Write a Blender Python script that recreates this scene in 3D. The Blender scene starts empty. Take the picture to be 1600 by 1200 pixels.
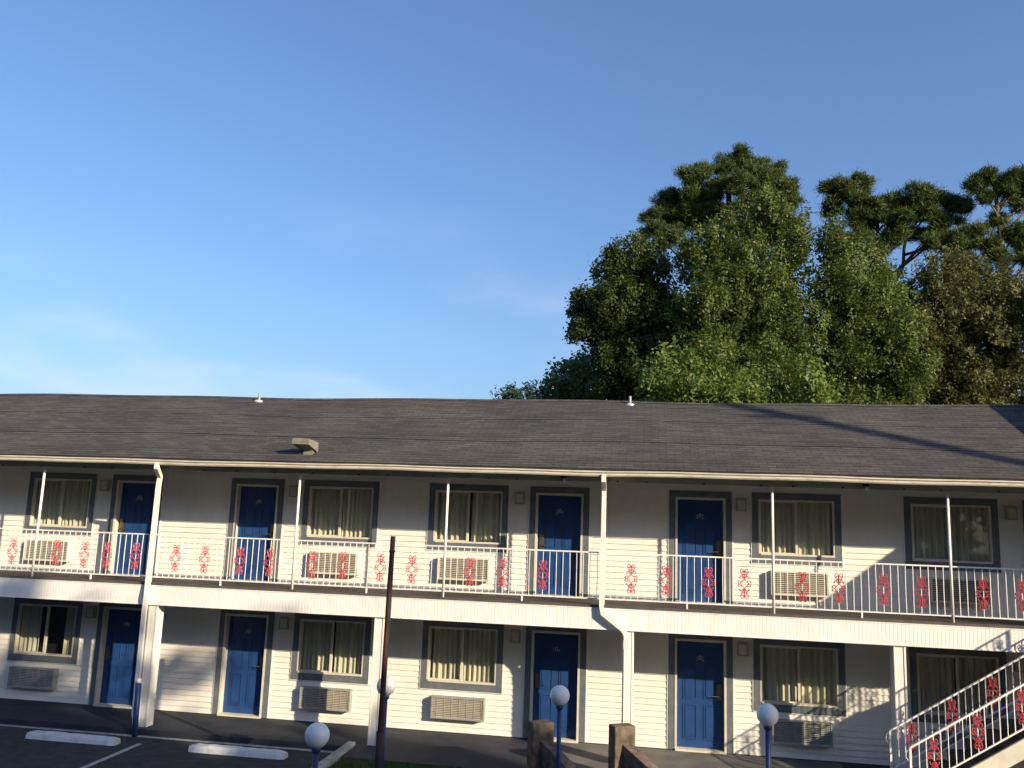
import bpy, math, random
import numpy as np
from mathutils import Vector, Matrix
random.seed(7); RNG = np.random.default_rng(7)
S = bpy.context.scene
COL = S.collection

# ---------------------------------------------------------------- camera
cam = bpy.data.cameras.new('camera'); camo = bpy.data.objects.new('camera', cam); COL.objects.link(camo)
RT = (0.9869254, 0.1573406, 0.0349583); UP = (-0.0087354, -0.1643592, 0.9863619); BK = (0.1609405, -0.9737710, -0.1608359)
camo.matrix_world = Matrix(((RT[0], UP[0], BK[0], 0.0), (RT[1], UP[1], BK[1], -18.0617), (RT[2], UP[2], BK[2], 1.4248), (0, 0, 0, 1)))
cam.sensor_width = 36.0; cam.lens = 1335.9 / 1600 * 36.0; cam.clip_start = 0.1; cam.clip_end = 3000
S.camera = camo
# ---------------------------------------------------------------- world + sun
SX, SY, SZ = 1.44, -1.0, 0.653                      # direction towards the sun
ELEV = math.atan2(SZ, math.hypot(SX, SY)); AZ = math.atan2(SX, SY)   # compass style: from +Y towards +X
W = bpy.data.worlds.new('World'); S.world = W; W.use_nodes = True
nt = W.node_tree; nt.nodes.clear()
sky = nt.nodes.new('ShaderNodeTexSky'); sky.sky_type = 'NISHITA'; sky.sun_disc = False
sky.sun_elevation = ELEV; sky.sun_rotation = AZ; sky.altitude = 0; sky.air_density = 1.2; sky.dust_density = 2.5; sky.ozone_density = 5.0
bg = nt.nodes.new('ShaderNodeBackground'); bg.inputs['Strength'].default_value = 0.130
wo = nt.nodes.new('ShaderNodeOutputWorld')
tint = nt.nodes.new('ShaderNodeMix'); tint.data_type = 'RGBA'; tint.blend_type = 'MULTIPLY'; tint.inputs[0].default_value = 1.0; tint.inputs[7].default_value = (0.945, 0.95, 1.04, 1)
nt.links.new(sky.outputs[0], tint.inputs[6])
# thin cirrus low over the horizon
tc = nt.nodes.new('ShaderNodeTexCoord'); mp = nt.nodes.new('ShaderNodeMapping'); mp.inputs['Scale'].default_value = (2.2, 2.2, 6.5); mp.inputs['Rotation'].default_value = (0.0, 0.35, 0.0); mp.inputs['Location'].default_value = (0.6, 0.2, 0.1)
nz = nt.nodes.new('ShaderNodeTexNoise'); nz.inputs['Scale'].default_value = 1.25; nz.inputs['Detail'].default_value = 5; nz.inputs['Roughness'].default_value = 0.5
cr = nt.nodes.new('ShaderNodeMapRange'); cr.inputs[1].default_value = 0.44; cr.inputs[2].default_value = 0.72; cr.inputs[3].default_value = 0.0; cr.inputs[4].default_value = 0.6; cr.interpolation_type = 'SMOOTHSTEP'
sp = nt.nodes.new('ShaderNodeSeparateXYZ'); el = nt.nodes.new('ShaderNodeMapRange'); el.inputs[1].default_value = 0.12; el.inputs[2].default_value = 0.36; el.inputs[3].default_value = 1.0; el.inputs[4].default_value = 0.0
mm = nt.nodes.new('ShaderNodeMath'); mm.operation = 'MULTIPLY'
cl = nt.nodes.new('ShaderNodeMix'); cl.data_type = 'RGBA'; cl.inputs[7].default_value = (4.4, 4.7, 5.6, 1)
nt.links.new(tc.outputs['Generated'], mp.inputs[0]); nt.links.new(mp.outputs[0], nz.inputs[0]); nt.links.new(nz.outputs[0], cr.inputs[0])
nt.links.new(tc.outputs['Generated'], sp.inputs[0]); nt.links.new(sp.outputs[2], el.inputs[0]); nt.links.new(cr.outputs[0], mm.inputs[0]); nt.links.new(el.outputs[0], mm.inputs[1])
nt.links.new(mm.outputs[0], cl.inputs[0]); nt.links.new(tint.outputs[2], cl.inputs[6]); nt.links.new(cl.outputs[2], bg.inputs[0]); nt.links.new(bg.outputs[0], wo.inputs[0])
sun = bpy.data.lights.new('sun', 'SUN'); sun.energy = 5.0; sun.angle = math.radians(0.53); sun.color = (1.0, 0.83, 0.58)
suno = bpy.data.objects.new('sun', sun); COL.objects.link(suno)
suno.rotation_euler = Vector((SX, SY, SZ)).to_track_quat('Z', 'Y').to_euler(); suno.location = (20, -20, 20)
S.view_settings.view_transform = 'Standard'; S.view_settings.look = 'None'; S.view_settings.exposure = 0.66; S.view_settings.gamma = 1.0
S.render.engine = 'CYCLES'; S.cycles.max_bounces = 6; S.cycles.transparent_max_bounces = 12

# ---------------------------------------------------------------- materials
def mat(name, c1, c2=None, scale=8.0, rough=0.7, bump=0.0, bscale=60.0, metal=0.0, stretch=(1, 1, 1), spec=0.4, contrast=(0.35, 0.65)):
    m = bpy.data.materials.new(name); m.use_nodes = True; n = m.node_tree; b = n.nodes['Principled BSDF']
    b.inputs['Base Color'].default_value = (*c1, 1); b.inputs['Roughness'].default_value = rough; b.inputs['Metallic'].default_value = metal
    b.inputs['Specular IOR Level'].default_value = spec
    tc = n.nodes.new('ShaderNodeTexCoord'); mp = n.nodes.new('ShaderNodeMapping'); mp.inputs['Scale'].default_value = stretch
    n.links.new(tc.outputs['Object'], mp.inputs[0])
    if c2:
        nz = n.nodes.new('ShaderNodeTexNoise'); nz.inputs['Scale'].default_value = scale; nz.inputs['Detail'].default_value = 6
        cr = n.nodes.new('ShaderNodeValToRGB'); cr.color_ramp.elements[0].position = contrast[0]; cr.color_ramp.elements[1].position = contrast[1]
        cr.color_ramp.elements[0].color = (*c1, 1); cr.color_ramp.elements[1].color = (*c2, 1)
        n.links.new(mp.outputs[0], nz.inputs[0]); n.links.new(nz.outputs[0], cr.inputs[0]); n.links.new(cr.outputs[0], b.inputs['Base Color'])
    if bump:
        nb = n.nodes.new('ShaderNodeTexNoise'); nb.inputs['Scale'].default_value = bscale; nb.inputs['Detail'].default_value = 4
        bp = n.nodes.new('ShaderNodeBump'); bp.inputs['Strength'].default_value = bump; bp.inputs['Distance'].default_value = 0.01
        n.links.new(mp.outputs[0], nb.inputs[0]); n.links.new(nb.outputs[0], bp.inputs['Height']); n.links.new(bp.outputs[0], b.inputs['Normal'])
    return m
M = {}
M['siding'] = mat('white_vinyl_siding', (0.70, 0.685, 0.63), (0.77, 0.755, 0.705), 1.3, 0.55, 0.15, 30)
def stain(m, col, amt, sc=(2.2, 2.2, 0.35)):     # faint vertical dirt streaks over a paint
    n = m.node_tree; L = n.links; b = n.nodes['Principled BSDF']; src = b.inputs['Base Color'].links[0].from_socket
    tc = n.nodes.new('ShaderNodeTexCoord'); mp = n.nodes.new('ShaderNodeMapping'); mp.inputs['Scale'].default_value = sc
    nz = n.nodes.new('ShaderNodeTexNoise'); nz.inputs['Scale'].default_value = 3.0; nz.inputs['Detail'].default_value = 8; nz.inputs['Roughness'].default_value = 0.65
    r = n.nodes.new('ShaderNodeMapRange'); r.inputs[1].default_value = 0.52; r.inputs[2].default_value = 0.78; r.inputs[4].default_value = amt
    mx = n.nodes.new('ShaderNodeMix'); mx.data_type = 'RGBA'; mx.inputs[7].default_value = (*col, 1)
    L.new(tc.outputs['Object'], mp.inputs[0]); L.new(mp.outputs[0], nz.inputs[0]); L.new(nz.outputs[0], r.inputs[0]); L.new(r.outputs[0], mx.inputs[0]); L.new(src, mx.inputs[6]); L.new(mx.outputs[2], b.inputs['Base Color'])
stain(M['siding'], (0.40, 0.37, 0.30), 0.22)
M['white'] = mat('white_paint', (0.76, 0.75, 0.70), (0.68, 0.66, 0.60), 3.0, 0.45, 0.1, 40)
M['fascia'] = mat('ribbed_white_vinyl', (0.78, 0.77, 0.73), (0.72, 0.70, 0.66), 0.9, 0.5)
M['railwhite'] = mat('white_rail_paint', (0.74, 0.74, 0.72), (0.60, 0.57, 0.52), 9.0, 0.45, contrast=(0.5, 0.75))
M['cream'] = mat('cream_frame_paint', (0.62, 0.59, 0.50), (0.54, 0.51, 0.43), 5.0, 0.5)
M['gutter'] = mat('cream_gutter_metal', (0.60, 0.57, 0.48), (0.50, 0.47, 0.38), 2.0, 0.4, stretch=(1, 8, 8))
stain(M['fascia'], (0.42, 0.40, 0.34), 0.35, (3, 3, 0.8)); stain(M['gutter'], (0.20, 0.15, 0.10), 0.7, (1.5, 6, 6))
M['soffit'] = mat('darkened_soffit_paint', (0.42, 0.41, 0.36), (0.32, 0.31, 0.27), 3.0, 0.7)  # base colour lowered to deepen the shade under eaves and walkway
M['trim'] = mat('slate_trim_paint', (0.096, 0.118, 0.142), (0.130, 0.150, 0.170), 6.0, 0.55, 0.1, 40)
M['door'] = mat('blue_door_paint', (0.013, 0.048, 0.165), (0.017, 0.059, 0.195), 5.0, 0.42)
M['brass'] = mat('tarnished_brass', (0.30, 0.24, 0.13), (0.18, 0.14, 0.08), 30.0, 0.35, metal=0.8)
M['digit'] = mat('number_metal', (0.30, 0.30, 0.34), rough=0.5)
M['acbeige'] = mat('beige_metal', (0.37, 0.35, 0.285), (0.30, 0.285, 0.235), 8.0, 0.5)
M['acgrey'] = mat('grey_metal', (0.30, 0.31, 0.30), (0.24, 0.25, 0.25), 8.0, 0.5)
M['dark'] = mat('dark_interior', (0.012, 0.012, 0.013), rough=0.9)
M['black'] = mat('black_plastic', (0.02, 0.02, 0.022), rough=0.5)
M['deck'] = mat('weathered_deck', (0.060, 0.050, 0.045), (0.095, 0.080, 0.070), 6.0, 0.85, 0.3, 50)
M['deckedge'] = mat('dark_deck_edge', (0.05, 0.052, 0.055), (0.08, 0.078, 0.075), 5.0, 0.8)
M['red'] = mat('red_scroll_paint', (0.52, 0.075, 0.10), (0.42, 0.055, 0.075), 14.0, 0.45)
M['curtain'] = mat('cream_curtain', (0.57, 0.55, 0.42), (0.48, 0.47, 0.38), 6.0, 0.9, stretch=(3, 3, 0.4))
M['redcloth'] = mat('red_furnishing', (0.35, 0.03, 0.03), rough=0.8)
M['walk'] = mat('dark_navy_concrete', (0.019, 0.023, 0.035), (0.032, 0.036, 0.048), 2.5, 0.8, 0.25, 60)  # very dark navy concrete, mottled at random
M['path'] = mat('grey_concrete_path', (0.10, 0.10, 0.098), (0.15, 0.148, 0.142), 2.2, 0.85, 0.3, 60)
M['asphalt'] = mat('asphalt', (0.022, 0.024, 0.028), (0.044, 0.045, 0.047), 5.0, 0.9, 0.6, 90)
M['linepaint'] = mat('worn_line_paint', (0.42, 0.42, 0.40), (0.20, 0.20, 0.19), 12.0, 0.8, contrast=(0.45, 0.7))
M['block'] = mat('white_painted_concrete', (0.62, 0.63, 0.62), (0.40, 0.40, 0.39), 9.0, 0.8, 0.5, 40, contrast=(0.5, 0.8))
M['kerb'] = mat('kerb_concrete', (0.40, 0.40, 0.37), (0.25, 0.25, 0.23), 7.0, 0.85, 0.5, 50)
M['ground'] = mat('grassy_ground', (0.045, 0.060, 0.022), (0.07, 0.075, 0.035), 1.2, 0.95, 0.4, 20)
M['grass'] = mat('grass_blades', (0.045, 0.085, 0.018), (0.08, 0.12, 0.03), 3.0, 0.8)
M['pillar'] = mat('mossy_red_concrete', (0.055, 0.048, 0.038), (0.19, 0.14, 0.11), 5.5, 0.95, 1.0, 30, contrast=(0.36, 0.70))
M['rust'] = mat('dark_rusty_steel', (0.022, 0.012, 0.010), (0.075, 0.030, 0.020), 6.0, 0.75, 0.4, 40, stretch=(1, 1, 0.4), contrast=(0.42, 0.72))
M['bluepipe'] = mat('navy_post_paint', (0.010, 0.030, 0.115), (0.016, 0.045, 0.16), 5.0, 0.45)
M['globe'] = mat('white_acrylic_globe', (0.80, 0.80, 0.79), (0.74, 0.74, 0.73), 4.0, 0.35)
M['bark'] = mat('brown_bark', (0.040, 0.030, 0.024), (0.075, 0.058, 0.046), 6.0, 0.95, 0.9, 14, stretch=(1, 1, 0.3))
M['darkbark'] = mat('dark_pine_bark', (0.022, 0.017, 0.014), (0.045, 0.034, 0.027), 6.0, 0.95)
M['pinebark'] = mat('pale_pine_bark', (0.085, 0.065, 0.048), (0.19, 0.145, 0.105), 5.0, 0.95, 0.8, 12, stretch=(1, 1, 0.35))
M['wood'] = mat('utility_pole_wood', (0.12, 0.09, 0.065), (0.17, 0.13, 0.1), 5.0, 0.9)
M['flash'] = mat('galvanised_flashing', (0.55, 0.55, 0.55), rough=0.4, metal=0.3)
M['vent'] = mat('brown_vent_metal', (0.22, 0.20, 0.165), (0.17, 0.155, 0.13), 9.0, 0.55)

def shingle():
    m = bpy.data.materials.new('asphalt_shingles'); m.use_nodes = True; n = m.node_tree; b = n.nodes['Principled BSDF']; L = n.links
    b.inputs['Roughness'].default_value = 0.95; b.inputs['Specular IOR Level'].default_value = 0.130
    tc = n.nodes.new('ShaderNodeTexCoord'); mp = n.nodes.new('ShaderNodeMapping'); L.new(tc.outputs['UV'], mp.inputs[0])
    br = n.nodes.new('ShaderNodeTexBrick'); L.new(mp.outputs[0], br.inputs[0])
    br.inputs['Scale'].default_value = 1.0; br.inputs['Brick Width'].default_value = 0.31; br.inputs['Row Height'].default_value = 0.130
    br.inputs['Mortar Size'].default_value = 0.006; br.inputs['Mortar Smooth'].default_value = 0.3; br.offset = 0.5; br.squash = 1.0
    br.inputs['Color1'].default_value = (0.057, 0.057, 0.058, 1); br.inputs['Color2'].default_value = (0.088, 0.087, 0.087, 1); br.inputs['Mortar'].default_value = (0.022, 0.020, 0.020, 1)
    nz = n.nodes.new('ShaderNodeTexNoise'); nz.inputs['Scale'].default_value = 0.45; nz.inputs['Detail'].default_value = 5; L.new(mp.outputs[0], nz.inputs[0])
    mx = n.nodes.new('ShaderNodeMix'); mx.data_type = 'RGBA'; mx.blend_type = 'MULTIPLY'; mx.inputs[0].default_value = 1.0
    cr = n.nodes.new('ShaderNodeValToRGB'); cr.color_ramp.elements[0].position = 0.3; cr.color_ramp.elements[1].position = 0.72
    cr.color_ramp.elements[0].color = (0.82, 0.82, 0.84, 1); cr.color_ramp.elements[1].color = (1.18, 1.14, 1.08, 1)
    L.new(nz.outputs[0], cr.inputs[0]); L.new(br.outputs[0], mx.inputs[6]); L.new(cr.outputs[0], mx.inputs[7])
    n2 = n.nodes.new('ShaderNodeTexNoise'); n2.inputs['Scale'].default_value = 26; n2.inputs['Detail'].default_value = 3
    m2 = n.nodes.new('ShaderNodeMapping'); m2.inputs['Scale'].default_value = (0.55, 1.5, 1); L.new(tc.outputs['UV'], m2.inputs[0]); L.new(m2.outputs[0], n2.inputs[0])
    c2 = n.nodes.new('ShaderNodeValToRGB'); c2.color_ramp.elements[0].position = 0.36; c2.color_ramp.elements[1].position = 0.64
    c2.color_ramp.elements[0].color = (0.82, 0.82, 0.82, 1); c2.color_ramp.elements[1].color = (1.26, 1.25, 1.23, 1); L.new(n2.outputs[0], c2.inputs[0])
    mx2 = n.nodes.new('ShaderNodeMix'); mx2.data_type = 'RGBA'; mx2.blend_type = 'MULTIPLY'; mx2.inputs[0].default_value = 1.0
    L.new(mx.outputs[2], mx2.inputs[6]); L.new(c2.outputs[0], mx2.inputs[7]); L.new(mx2.outputs[2], b.inputs['Base Color'])
    n3 = n.nodes.new('ShaderNodeTexNoise'); n3.inputs['Scale'].default_value = 90; L.new(tc.outputs['UV'], n3.inputs[0])
    bp = n.nodes.new('ShaderNodeBump'); bp.inputs['Strength'].default_value = 0.5; bp.inputs['Distance'].default_value = 0.01
    L.new(n3.outputs[0], bp.inputs['Height']); L.new(bp.outputs[0], b.inputs['Normal'])
    return m
M['shingle'] = shingle()

def glass():
    m = bpy.data.materials.new('thin_window_glass'); m.use_nodes = True; n = m.node_tree; n.nodes.clear(); L = n.links
    t = n.nodes.new('ShaderNodeBsdfTransparent'); t.inputs[0].default_value = (0.90, 0.92, 0.90, 1)
    g = n.nodes.new('ShaderNodeBsdfGlossy'); g.inputs['Roughness'].default_value = 0.02
    fr = n.nodes.new('ShaderNodeLayerWeight'); pw = n.nodes.new('ShaderNodeMath'); pw.operation = 'POWER'; pw.inputs[1].default_value = 5.0
    mu = n.nodes.new('ShaderNodeMath'); mu.operation = 'MULTIPLY_ADD'; mu.inputs[1].default_value = 0.88; mu.inputs[2].default_value = 0.065
    mx = n.nodes.new('ShaderNodeMixShader'); o = n.nodes.new('ShaderNodeOutputMaterial')
    L.new(fr.outputs['Facing'], pw.inputs[0]); L.new(pw.outputs[0], mu.inputs[0]); L.new(mu.outputs[0], mx.inputs[0]); L.new(t.outputs[0], mx.inputs[1]); L.new(g.outputs[0], mx.inputs[2]); L.new(mx.outputs[0], o.inputs[0])
    return m
M['glass'] = glass()

def leafmat(name, c1, c2, c3=None, trans=0.35):
    m = bpy.data.materials.new(name); m.use_nodes = True; n = m.node_tree; b = n.nodes['Principled BSDF']; L = n.links
    b.inputs['Roughness'].default_value = 0.55; b.inputs['Specular IOR Level'].default_value = 0.3
    g = n.nodes.new('ShaderNodeNewGeometry'); cr = n.nodes.new('ShaderNodeValToRGB')
    cr.color_ramp.elements[0].color = (*c1, 1); cr.color_ramp.elements[1].color = (*c2, 1)
    if c3:
        e = cr.color_ramp.elements.new(0.93); e.color = (*c2, 1); cr.color_ramp.elements[2].color = (*c3, 1)
    L.new(g.outputs['Random Per Island'], cr.inputs[0])
    tr = n.nodes.new('ShaderNodeBsdfTranslucent'); mx = n.nodes.new('ShaderNodeMixShader'); mx.inputs[0].default_value = trans
    L.new(cr.outputs[0], b.inputs['Base Color']); L.new(cr.outputs[0], tr.inputs[0]); L.new(b.outputs[0], mx.inputs[1]); L.new(tr.outputs[0], mx.inputs[2])
    L.new(mx.outputs[0], n.nodes['Material Output'].inputs[0])
    return m
M['oakleaf'] = leafmat('dark_oak_leaves', (0.033, 0.055, 0.013), (0.083, 0.112, 0.022))
M['mapleleaf'] = leafmat('green_leaves', (0.051, 0.086, 0.016), (0.127, 0.169, 0.032), (0.216, 0.216, 0.047))
M['limeleaf'] = leafmat('lime_leaves', (0.070, 0.120, 0.020), (0.150, 0.215, 0.040), (0.24, 0.24, 0.05))
M['oliveleaf'] = leafmat('olive_leaves', (0.064, 0.078, 0.022), (0.145, 0.152, 0.043), (0.246, 0.174, 0.058))
M['paleleaf'] = leafmat('pale_green_leaves', (0.075, 0.12, 0.045), (0.15, 0.20, 0.08))
M['blueleaf'] = leafmat('dark_bluish_leaves', (0.025, 0.055, 0.040), (0.05, 0.09, 0.055))
M['needle'] = leafmat('pine_needles', (0.028, 0.051, 0.013), (0.098, 0.132, 0.025), trans=0.2)

# ---------------------------------------------------------------- mesh helpers
class MB:
    def __init__(s): s.v = []; s.f = []; s.uv = None
    def quad(s, a, b, c, d): i = len(s.v); s.v += [a, b, c, d]; s.f.append((i, i+1, i+2, i+3)); return s
    def box(s, x0, x1, y0, y1, z0, z1):
        i = len(s.v)
        s.v += [(x0,y0,z0),(x1,y0,z0),(x1,y1,z0),(x0,y1,z0),(x0,y0,z1),(x1,y0,z1),(x1,y1,z1),(x0,y1,z1)]
        s.f += [(i,i+3,i+2,i+1),(i+4,i+5,i+6,i+7),(i,i+1,i+5,i+4),(i+1,i+2,i+6,i+5),(i+2,i+3,i+7,i+6),(i+3,i,i+4,i+7)]; return s
    def tube(s, pts, r, n=8, cap=True, phase=0.0):
        pts = [Vector(p) for p in pts]; rs = r if isinstance(r, (list, tuple)) else [r]*len(pts); base = len(s.v); nn = len(pts)
        prev = None
        for k, p in enumerate(pts):
            t = (pts[min(k+1, nn-1)] - pts[max(k-1, 0)]).normalized()
            if prev is None: a = t.cross(Vector((0, 1, 0))); a = a if a.length > 0.1 else t.cross(Vector((1, 0, 0)))
            else: a = prev - t*prev.dot(t)
            a.normalize(); prev = a; bb = t.cross(a)
            for j in range(n):
                an = 2*math.pi*j/n + phase; q = p + (a*math.cos(an) + bb*math.sin(an))*rs[k]; s.v.append(tuple(q))
        for k in range(nn-1):
            for j in range(n):
                s.f.append((base+k*n+j, base+k*n+(j+1) % n, base+(k+1)*n+(j+1) % n, base+(k+1)*n+j))
        if cap: s.f.append(tuple(base+j for j in range(n))[::-1]); s.f.append(tuple(base+(nn-1)*n+j for j in range(n)))
        return s
    def lathe(s, cx, cy, prof, n=24):
        base = len(s.v)
        for r, z in prof:
            for j in range(n): a = 2*math.pi*j/n; s.v.append((cx+r*math.cos(a), cy+r*math.sin(a), z))
        for k in range(len(prof)-1):
            for j in range(n): s.f.append((base+k*n+j, base+k*n+(j+1) % n, base+(k+1)*n+(j+1) % n, base+(k+1)*n+j))
        s.f.append(tuple(base+j for j in range(n))[::-1]); s.f.append(tuple(base+(len(prof)-1)*n+j for j in range(n))); return s
    def prism(s, poly, axis, a, b):   # poly of 2-D points extruded along axis ('x': poly=(y,z); 'y': poly=(x,z))
        i = len(s.v); n = len(poly)
        for t in (a, b):
            for p in poly: s.v.append((t, p[0], p[1]) if axis == 'x' else (p[0], t, p[1]))
        for k in range(n): s.f.append((i+k, i+(k+1) % n, i+n+(k+1) % n, i+n+k))
        s.f.append(tuple(range(i+n-1, i-1, -1))); s.f.append(tuple(range(i+n, i+2*n))); return s
    def mesh(s, name, m, origin=(0, 0, 0), smooth=False):
        me = bpy.data.meshes.new(name); o = Vector(origin)
        me.from_pydata([tuple(Vector(v)-o) for v in s.v], [], s.f)
        if s.uv:
            ul = me.uv_layers.new(name='UVMap'); flat = [c for uv in s.uv for c in uv]; ul.data.foreach_set('uv', flat)
        me.materials.append(m)
        if smooth: me.polygons.foreach_set('use_smooth', [True]*len(me.polygons))
        me.update(); return me
WORLD = {}
def link(name, data, parent=None, origin=(0, 0, 0), label=None, cat=None, group=None, kind=None):
    o = bpy.data.objects.new(name, data); COL.objects.link(o)
    o.location = Vector(origin) - (WORLD[parent.name] if parent else Vector((0, 0, 0)))
    if parent: o.parent = parent
    WORLD[o.name] = Vector(origin)
    tag(o, label, cat, group, kind); return o
def tag(o, label=None, cat=None, group=None, kind=None):
    if label: o['label'] = label
    if cat: o['category'] = cat
    if group: o['group'] = group
    if kind: o['kind'] = kind
def build(mb, name, m, parent=None, origin=(0, 0, 0), smooth=False, bevel=0, **k):
    o = link(name, mb.mesh(name, m, origin, smooth), parent, origin, **k)
    if bevel:
        md = o.modifiers.new('bevel', 'BEVEL'); md.width = bevel; md.segments = 2; md.limit_method = 'ANGLE'
    return o
def empty(name, origin, label, cat, group=None): return link(name, None, None, origin, label, cat, group)
CACHE = {}
def inst(key, maker, name, parent, origin, smooth=False, **k):
    """local-coordinate mesh shared between repeats"""
    if key not in CACHE: mb, m = maker(); CACHE[key] = mb.mesh(name, m, (0, 0, 0), smooth)
    return link(name, CACHE[key], parent, origin, **k)

# ================================================================ SETTING
G0 = -2.95          # lot level
build(MB().quad((-400, -300, -3.0), (400, -300, -3.0), (400, 500, -3.0), (-400, 500, -3.0)), 'ground', M['ground'], kind='structure')
build(MB().box(-24, -5.66, -16, -1.62, -2.99, G0), 'parking_lot', M['asphalt'], kind='structure')
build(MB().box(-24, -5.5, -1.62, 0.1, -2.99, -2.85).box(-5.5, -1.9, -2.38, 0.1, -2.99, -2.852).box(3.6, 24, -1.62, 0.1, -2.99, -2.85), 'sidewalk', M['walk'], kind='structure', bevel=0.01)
build(MB().box(-1.9, 3.6, -8.0, 0.1, -2.99, -2.856), 'path', M['path'], kind='structure')
build(MB().box(3.6, 24, -9, -1.62, -2.99, -2.93), 'paved_yard', M['path'], kind='structure')
ln = MB()
ln.box(-24, -5.8, -1.80, -1.70, G0, G0+0.004)
for x, ex in ((-9.52, 0.0), (-13.3, 0.0), (-17.1, 0)): ln.box(x-0.05, x+0.05, -7.2, -2.25, G0, G0+0.0045)
build(ln, 'parking_lines', M['linepaint'], kind='structure')
build(MB().prism([(-5.68, G0-0.02), (-5.5, G0-0.02), (-5.52, -2.79), (-5.66, -2.79)], 'y', -12, -1.5), 'kerb', M['kerb'], bevel=0.012, kind='structure')
build(MB().box(-5.5, -1.9, -9, -2.38, -2.99, -2.90), 'lawn', M['ground'], kind='structure')
# grass blades
def blades(n):
    x = RNG.uniform(-5.48, -1.95, n); y = -2.39 - 3.4*RNG.random(n)**1.4; h = RNG.uniform(0.03, 0.085, n); a = RNG.uniform(0, 6.28, n); w = 0.007
    lx, ly = RNG.normal(0, 0.018, n), RNG.normal(0, 0.018, n)
    P = np.empty((n, 3, 3)); P[:, 0] = np.c_[x-w*np.cos(a), y-w*np.sin(a), np.full(n, -2.905)]; P[:, 1] = np.c_[x+w*np.cos(a), y+w*np.sin(a), np.full(n, -2.905)]
    P[:, 2] = np.c_[x+lx, y+ly, -2.90+h]
    me = bpy.data.meshes.new('grass'); me.from_pydata(P.reshape(-1, 3).tolist(), [], np.arange(3*n).reshape(-1, 3).tolist()); me.materials.append(M['grass']); return me
link('grass', blades(30000), kind='stuff', label='short green grass in the island beside the rusty pole', cat='grass')

# ================================================================ MOTEL
XL, XR = -21.0, 9.42
motel = empty('motel_building', (-6, 0, -2.85), 'two storey white clapboard motel with blue doors and a long grey shingle roof', 'motel')
DOORS = [(-18.22, 0), (-11.55, 0), (-8.63, 1), (-1.88, 0), (1.01, 1), (7.72, 0)]     # centre, handle side (1 = right)
WINS = [-16.3, -13.44, -6.68, -3.83, 2.89, 5.79]
FL = {1: 0.0, 0: -2.81}
def openings():
    o = []
    for f, z in FL.items():
        for x, _ in DOORS: o.append((x-0.49, x+0.49, z-0.06, z+2.09))
        for x in WINS: o.append((x-0.73, x+0.73, z+0.97 if f else -1.87, z+2.09 if f else -0.74))
    return o
OP = openings()
# lap siding with real laps, cut around the openings
def siding(x0, x1, z0, z1, ops, ex=0.1155, y=0.0):
    mb = MB(); xs = sorted({x0, x1} | {v for o in ops for v in o[:2] if x0 < v < x1})
    n = int(math.ceil((z1-z0)/ex))
    for a, b in zip(xs, xs[1:]):
        cuts = [(o[2], o[3]) for o in ops if o[0] < (a+b)/2 < o[1]]
        for k in range(n):
            c0, c1 = z0+k*ex, min(z0+(k+1)*ex, z1)
            segs = [(c0, c1)]
            for lo, hi in cuts:
                ns = []
                for s0, s1 in segs:
                    if hi <= s0 or lo >= s1: ns.append((s0, s1)); continue
                    if lo > s0: ns.append((s0, lo))
                    if hi < s1: ns.append((hi, s1))
                segs = ns
            for s0, s1 in segs:
                yy = lambda z: y-0.018*(1-(z-c0)/ex)
                mb.quad((a, yy(s0), s0), (b, yy(s0), s0), (b, yy(s1), s1), (a, yy(s1), s1))
                if s0 == c0: mb.quad((a, y+0.002, s0), (b, y+0.002, s0), (b, yy(s0), s0), (a, yy(s0), s0))
    return mb
sd = siding(XL, XR, -2.84, 2.40, OP)
build(sd, 'wall', M['siding'], motel)
build(MB().box(XL, XR, 0.30, 0.40, -2.9, 2.5).box(XL, XL+0.1, 0.02, 6.2, -2.9, 2.5).box(XL, XR, 6.1, 6.2, -2.9, 2.5), 'inner_wall', M['dark'], motel)  # near-black backing stands in for the unlit rooms
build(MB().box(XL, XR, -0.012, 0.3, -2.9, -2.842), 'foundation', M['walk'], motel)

# doors -------------------------------------------------------------
def mk_leaf():
    mb = MB(); w, h, y = 0.455, 2.03, 0.105
    mb.box(-w, w, y, y+0.04, 0, h)
    rows = [(0.16, 0.82), (0.92, 1.56), (1.66, 1.90)]
    for c in (-0.20, 0.20):
        for z0, z1 in rows:
            x0, x1 = c-0.135, c+0.135; t = 0.022; yf = y-0.0005
            for a in ((x0, x1, z0, z0+t), (x0, x1, z1-t, z1), (x0, x0+t, z0+t, z1-t), (x1-t, x1, z0+t, z1-t)):
                mb.box(a[0], a[1], y-0.012, y+0.002, a[2], a[3])
            mb.box(x0+0.045, x1-0.045, y-0.009, y+0.003, z0+0.045, z1-0.045)
    return mb, M['door']
def mk_dframe():
    mb = MB(); mb.box(-0.50, -0.457, -0.045, 0.15, -0.03, 2.035).box(0.457, 0.50, -0.045, 0.15, -0.03, 2.035).box(-0.50, 0.50, -0.045, 0.15, 2.037, 2.085)
    mb.box(-0.49, 0.49, -0.075, 0.15, -0.045, -0.004)
    return mb, M['cream']
def mk_dtrim():
    mb = MB(); mb.box(-0.625, -0.502, -0.034, 0.0, -0.03, 2.087).box(0.502, 0.625, -0.034, 0.0, -0.03, 2.087).box(-0.625, 0.625, -0.036, 0.0, 2.089, 2.215)
    return mb, M['trim']
def mk_channel_d():
    mb = MB(); mb.box(-0.648, -0.627, -0.026, 0.0, -0.03, 2.215).box(0.627, 0.648, -0.026, 0.0, -0.03, 2.215).box(-0.648, 0.648, -0.026, 0.0, 2.217, 2.236); return mb, M['siding']
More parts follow.
